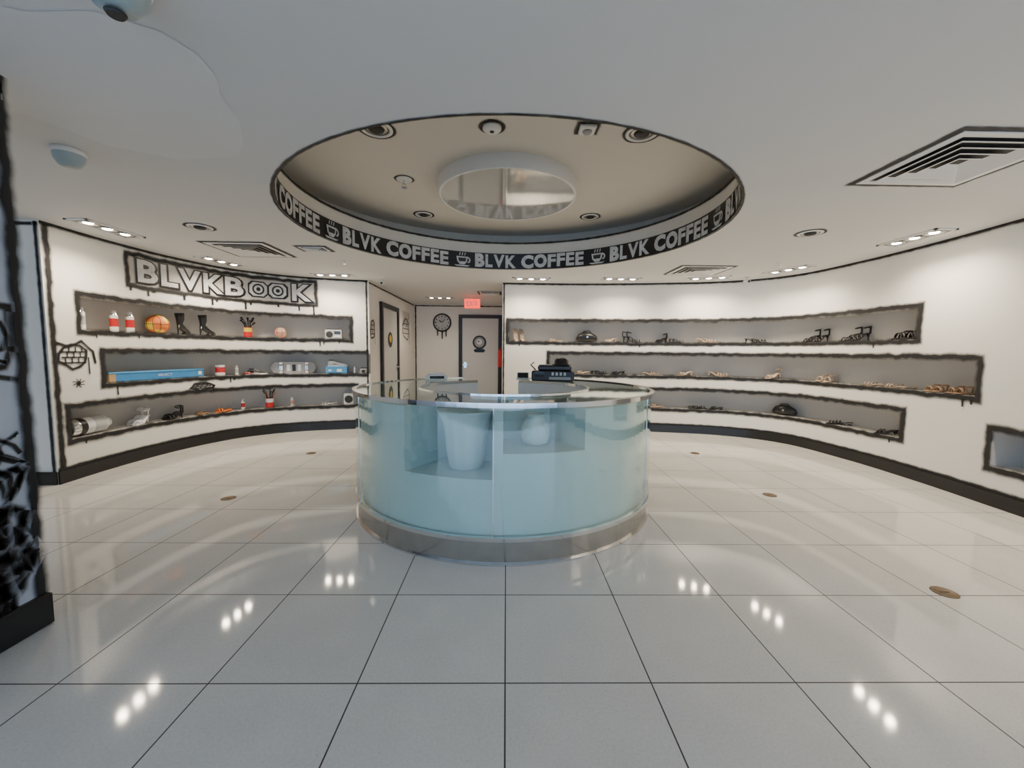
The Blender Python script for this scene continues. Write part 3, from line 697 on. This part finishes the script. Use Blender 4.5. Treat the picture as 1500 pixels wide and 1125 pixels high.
# ---------------------------------------------------------------- ceiling fittings
def vent(name,x0,x1,y0,y1,z=CEIL):
    mb=MB(); cx,cy=(x0+x1)/2,(y0+y1)/2; w,h=(x1-x0)/2,(y1-y0)/2
    def ring(k0,k1,z0,z1,m):
        a=[(cx-w*k0,cy-h*k0),(cx+w*k0,cy-h*k0),(cx+w*k0,cy+h*k0),(cx-w*k0,cy+h*k0)]; b=[(cx-w*k1,cy-h*k1),(cx+w*k1,cy-h*k1),(cx+w*k1,cy+h*k1),(cx-w*k1,cy+h*k1)]
        for i in range(4):
            j=(i+1)%4; mb.quad([(*a[i],z0),(*a[j],z0),(*b[j],z1),(*b[i],z1)],m)
    ring(1,1,z,z-.010,M_white); ring(1,.86,z-.010,z-.010,M_white); ring(.86,.86,z-.01,z-.003,M_white)
    mb.quad([(cx-w*.9,cy-h*.9,z-.003),(cx+w*.9,cy-h*.9,z-.003),(cx+w*.9,cy+h*.9,z-.003),(cx-w*.9,cy+h*.9,z-.003)],M_dark)
    for k in(.80,.60,.40,.22): ring(k,k-.13,z-.024,z-.006,M_white); ring(k,k+.012,z-.024,z-.022,M_white)
    mb.obj(name)
    ff=lambda u,v,o:Vector((u,v,z-o)); 
    ribbon(ro,ff,rect(x0-.02,x1+.02,y0-.02,y1+.02),.08,True,off=.005)
vent('ceiling_air_vent',2.44,3.14,2.22,2.89); vent('ceiling_air_vent',-3.45,-2.78,4.72,5.38); vent('ceiling_air_vent',2.42,3.12,5.6,6.2)
vent('ceiling_air_vent',-2.45,-2.15,4.85,5.05); vent('ceiling_air_vent',-.55,-.15,8.2,8.6)
def triple(x,y,ang,energy=30):
    mb=MB(); W,H_=.62,.22
    for sx,sy,w,h in((0,H_/2-.012,W,.024),(0,-H_/2+.012,W,.024),(W/2-.012,0,.024,H_),(-W/2+.012,0,.024,H_)): mb.box((sx,sy,-.006),(w,h,.014),M_white)
    mb.box((0,0,-.001),(W-.04,H_-.04,.004),M_grey)
    for i in(-1,0,1):
        mb.lathe([(.078,-.004),(.082,-.018),(.066,-.014),(.045,-.006)],M_reflector,c=(i*.19,0,0),n=20)
        mb.lathe([(.04,-.007),(.036,-.013),(.02,-.017)],M_bulb,c=(i*.19,0,0),n=16)
        ld=bpy.data.lights.new('downlight_lamp','SPOT'); ld.energy=energy/3; ld.spot_size=math.radians(150); ld.spot_blend=1.; ld.shadow_soft_size=.036; ld.color=(1,.85,.66)
        lo=bpy.data.objects.new('downlight_lamp',ld); bpy.context.collection.objects.link(lo); lo.location=(x+i*.19*math.cos(ang),y+i*.19*math.sin(ang),CEIL-.055)
    mb.obj('triple_downlight',(x,y,CEIL),ang)
TR=[(-4.05,4.25,math.pi/2),(-3.93,5.72,1.35),(-2.8,6.62,.05),(.40,6.72,0),(1.85,6.62,0),(3.2,6.45,-.35),(3.98,5.75,-1.2),(4.15,4.15,-math.pi/2),(4.0,2.2,-math.pi/2),(4.0,.3,-math.pi/2)]
for x,y,a in TR: triple(x,y,a,115)
triple(-1.5,9.2,0,55)  # extra corridor fixture, added to brighten the dark back wall and door
def downlight(x,y,z=CEIL,r=.11):
    mb=MB(); mb.lathe([(r,0),(r,-.008),(r*.82,-.012),(r*.78,-.004)],M_white,n=28,cap=False); mb.lathe([(r*.8,-.003),(r*.55,-.006)],M_reflector,n=28); mb.lathe([(r*.5,-.006),(r*.42,-.02),(r*.2,-.026)],M_dark,n=20)
    mb.obj('recessed_downlight',(x,y,z)); ringrib(ro,(x,y),r+.012,z,.05)
for x,y in((-3.05,4.15),(3.0,4.05)): downlight(x,y)
KS=(RZ-1.37)/(3.05-1.37)
for x,y,r in((-1.0,3.21,.13),(1.02,3.2,.13),(-1.03,5.12,.11),(1.02,5.1,.11)): downlight(x*KS,y*KS,RZ,r)
mb=MB(); mb.lathe([(.74,0),(.74,-.13),(.725,-.135),(.71,-.13)],M_white,n=72,cap=False); mb.lathe([(.712,-.128),(.001,-.129)],M_mirror,n=72,cap=False); mb.obj('drum_ceiling_light',(.0,4.50,RZ))
mb=MB(); mb.lathe([(.075,0),(.075,-.02),(.06,-.035),(.03,-.04)],M_white,n=28); mb.lathe([(.02,-.039),(.012,-.046)],M_dark,n=12); mb.obj('smoke_detector',(-.13,3.36,RZ)); ringrib(ro,(-.13,3.36),.09,RZ,.06)
ax,ay=.63,3.35
mb=MB(); mb.box((0,0,-.015),(.13,.13,.03),M_white,bev=.008); mb.lathe([(.04,-.029),(.03,-.045),(.01,-.05)],M_grey,n=20); mb.obj('alarm_strobe',(ax,ay,RZ)); ribbon(ro,lambda u,v,o:Vector((u,v,RZ-o)),rect(ax-.075,ax+.075,ay-.075,ay+.075),.07,True)
mb=MB(); mb.lathe([(.085,0),(.08,-.012),(.03,-.018)],M_white,n=24); mb.tube([(0,0,-.01),(0,0,-.05)],.012,M_chrome); mb.tube([(-.015,0,-.05),(-.018,0,-.07),(0,0,-.085),(.018,0,-.07),(.015,0,-.05)],.004,M_chrome,6); mb.lathe([(.03,-.085),(.03,-.088)],M_chrome,n=16); mb.obj('fire_sprinkler',(-1.08,4.37,RZ)); ringrib(ro,(-1.08,4.37),.09,RZ,.04)
for x,y,k in((-2.70,2.62,.95),(-1.29,1.43,1.15)):
    mb=MB(); mb.lathe([(.085*k,0),(.085*k,-.02),(.08*k,-.03),(.075*k,-.06),(.052*k,-.095),(.02*k,-.105)],[M_white,M_white,M_teal,M_teal,M_teal],n=32); mb.lathe([(.026*k,-.10*k),(.02*k,-.109*k)],M_dark,n=16); mb.obj('dome_security_camera',(x,y,CEIL))
for x,y in((-2.1,6.95),(3.75,6.35)):
    mb=MB(); mb.lathe([(.03,0),(.03,-.012)],M_white,n=16); mb.tube([(0,0,-.01),(0,-.01,-.05)],.01,M_white); mb.tube([(0,.05,-.055),(0,-.06,-.075)],.028,M_white,14); mb.tube([(0,-.058,-.075),(0,-.066,-.0765)],.02,M_dark,12); mb.obj('bullet_security_camera',(x,y,CEIL))
for x,y in((-2.2,5.6),(3.6,5.4)):
    mb=MB(); mb.lathe([(.035,0),(.03,-.01)],M_white,n=18); mb.tube([(0,0,-.01),(0,0,-.04)],.008,M_chrome); mb.lathe([(.02,-.04),(.02,-.043)],M_chrome,n=12); mb.obj('fire_sprinkler',(x,y,CEIL))
ro.obj('ceiling_outline_paint')
# ---------------------------------------------------------------- corridor fittings
def door(f,a,b,h,leaf,handle_side=1):
    mb=MB()
    def bx(u0,u1,z0,z1,o0,o1,m):
        P=[f(u,z,o) for u in(u0,u1) for z in(z0,z1) for o in(o0,o1)]; k=len(mb.v); mb.v+=P
        for q in [(0,1,3,2),(4,6,7,5),(0,4,5,1),(2,3,7,6),(0,2,6,4),(1,5,7,3)]: mb.face([k+i for i in q],m)
    t=.09
    bx(a,a+t,0,h,.0,.05,M_black); bx(b-t,b,0,h,.0,.05,M_black); bx(a+t,b-t,h-t,h,.0,.05,M_black); bx(a+t,b-t,.01,h-t,.0,.02,leaf)
    u=a+t+.08 if handle_side<0 else b-t-.08; bx(u-.03,u+.03,.95,1.1,.02,.03,M_chrome); bx(u-.06,u+.06,1.02,1.045,.05,.065,M_chrome); bx(u-.01,u+.01,1.02,1.045,.03,.065,M_chrome)
    return mb
fB2=lambda u,z,o:Vector((u,Y1-.002-o,z))
dm=door(fB2,-1.24,-.12,2.33,M_door,-1)
cx,cz=-.70,1.62
disc(dm,fB2,cx,cz,.18,M_black,.024,28); disc(dm,fB2,cx,cz,.13,M_grey,.028,24); disc(dm,fB2,cx,cz+.01,.07,M_white,.031,20); disc(dm,fB2,cx-.02,cz+.02,.02,M_black,.034,10)
rrect(dm,fB2,cx-.16,cx+.16,cz-.26,cz-.17,M_black,.026)
dm.obj('door_1')
fC=lambda u,z,o:Vector((-2.398+o,u,z)); dm=door(fC,7.72,8.95,2.3,M_door,1)
disc(dm,fC,8.33,1.6,.16,M_black,.024); disc(dm,fC,8.33,1.62,.08,M_yellow,.028); dm.obj('door_2')
mb=MB(); mb.lathe([(.235,0),(.24,.02),(.225,.035),(.20,.03),(.199,.02)],M_black,c=(0,0,0),M=Matrix.Rotation(math.pi/2,3,'X'),n=36); 
fk=lambda u,z,o:Vector((u,-o,z)); disc(mb,fk,0,0,.2,M_lgrey,.032,32)
for i in range(12):
    a=i*math.pi/6; u,v=.165*math.sin(a),.165*math.cos(a); mb.box((u,-.036,v),(.028,.006,.028),M_black)
mb.tube([(0,-.04,0),(-.07,-.04,.06)],.009,M_black,6); mb.tube([(0,-.042,0),(.08,-.042,.09)],.007,M_black,6)
for x,l in((-.12,.12),(.0,.2),(.1,.14)): mb.tube([(x,-.02,-.2),(x,-.02,-.22-l)],[.02,.014],M_black,8)
mb.obj('wall_clock',(-1.67,Y1-.001,2.12))
mb=MB(); mb.box((0,0,0),(.34,.05,.2),M_exit,bev=.008); mb.tube([(0,0,.1),(0,0,.16)],.012,M_white); mb.box((0,0,.158),(.14,.06,.008),M_white)
put_text(mb,'EXIT',lambda u,v,o:Vector((u,-.025-o,v)),-.12,.12,-.05,.05,M_white,.003,bold=.02); mb.obj('exit_sign',(-.75,8.9,CEIL-.162))
mb=MB(); mb.lathe([(.06,0),(.065,.02),(.065,.36),(.05,.42),(.02,.44),(.02,.48)],M_red,n=20); mb.box((0,0,.5),(.04,.1,.03),M_black,bev=.004); mb.tube([(0,-.03,.46),(.05,-.06,.35),(.055,-.05,.15)],.01,M_black); mb.box((.03,0,.25),(.075,.06,.04),M_black); mb.obj('fire_extinguisher',(-.14,10.1,1.0))
for x,y in((-2.55,3.66),(-2.59,5.32),(2.63,5.46),(2.6,3.82),(2.57,2.21)):
    mb=MB(); mb.lathe([(.062,0),(.062,.002),(.054,.003),(.052,.002),(.001,.002)],M_bronze,n=28); mb.box((0,0,.0025),(.05,.008,.002),M_dark); mb.obj('floor_outlet_cover',(x,y,.0005))
# ---------------------------------------------------------------- world + camera
w=bpy.data.worlds.new('daylight'); bpy.context.scene.world=w; w.use_nodes=True; nt=w.node_tree; bg=nt.nodes['Background']
bg.inputs[0].default_value=(.50,.70,1.0,1); bg.inputs[1].default_value=3.7
cd=bpy.data.cameras.new('camera'); cam=bpy.data.objects.new('camera',cd); bpy.context.collection.objects.link(cam)
cd.sensor_fit='HORIZONTAL'; cd.sensor_width=36; cd.lens=590/1500*36; cd.clip_start=.05
y_,p_,r_=math.radians(.87),math.radians(4.5),math.radians(.6)
fw=Vector((math.sin(y_)*math.cos(p_),math.cos(y_)*math.cos(p_),-math.sin(p_))); rt=Vector((math.cos(y_),-math.sin(y_),0)); up=rt.cross(fw)
R2=rt*math.cos(r_)+up*math.sin(r_); U2=up*math.cos(r_)-rt*math.sin(r_)
M=Matrix((R2,U2,-fw)).transposed().to_4x4(); M.translation=Vector((0,0,1.37)); cam.matrix_world=M
bpy.context.scene.camera=cam
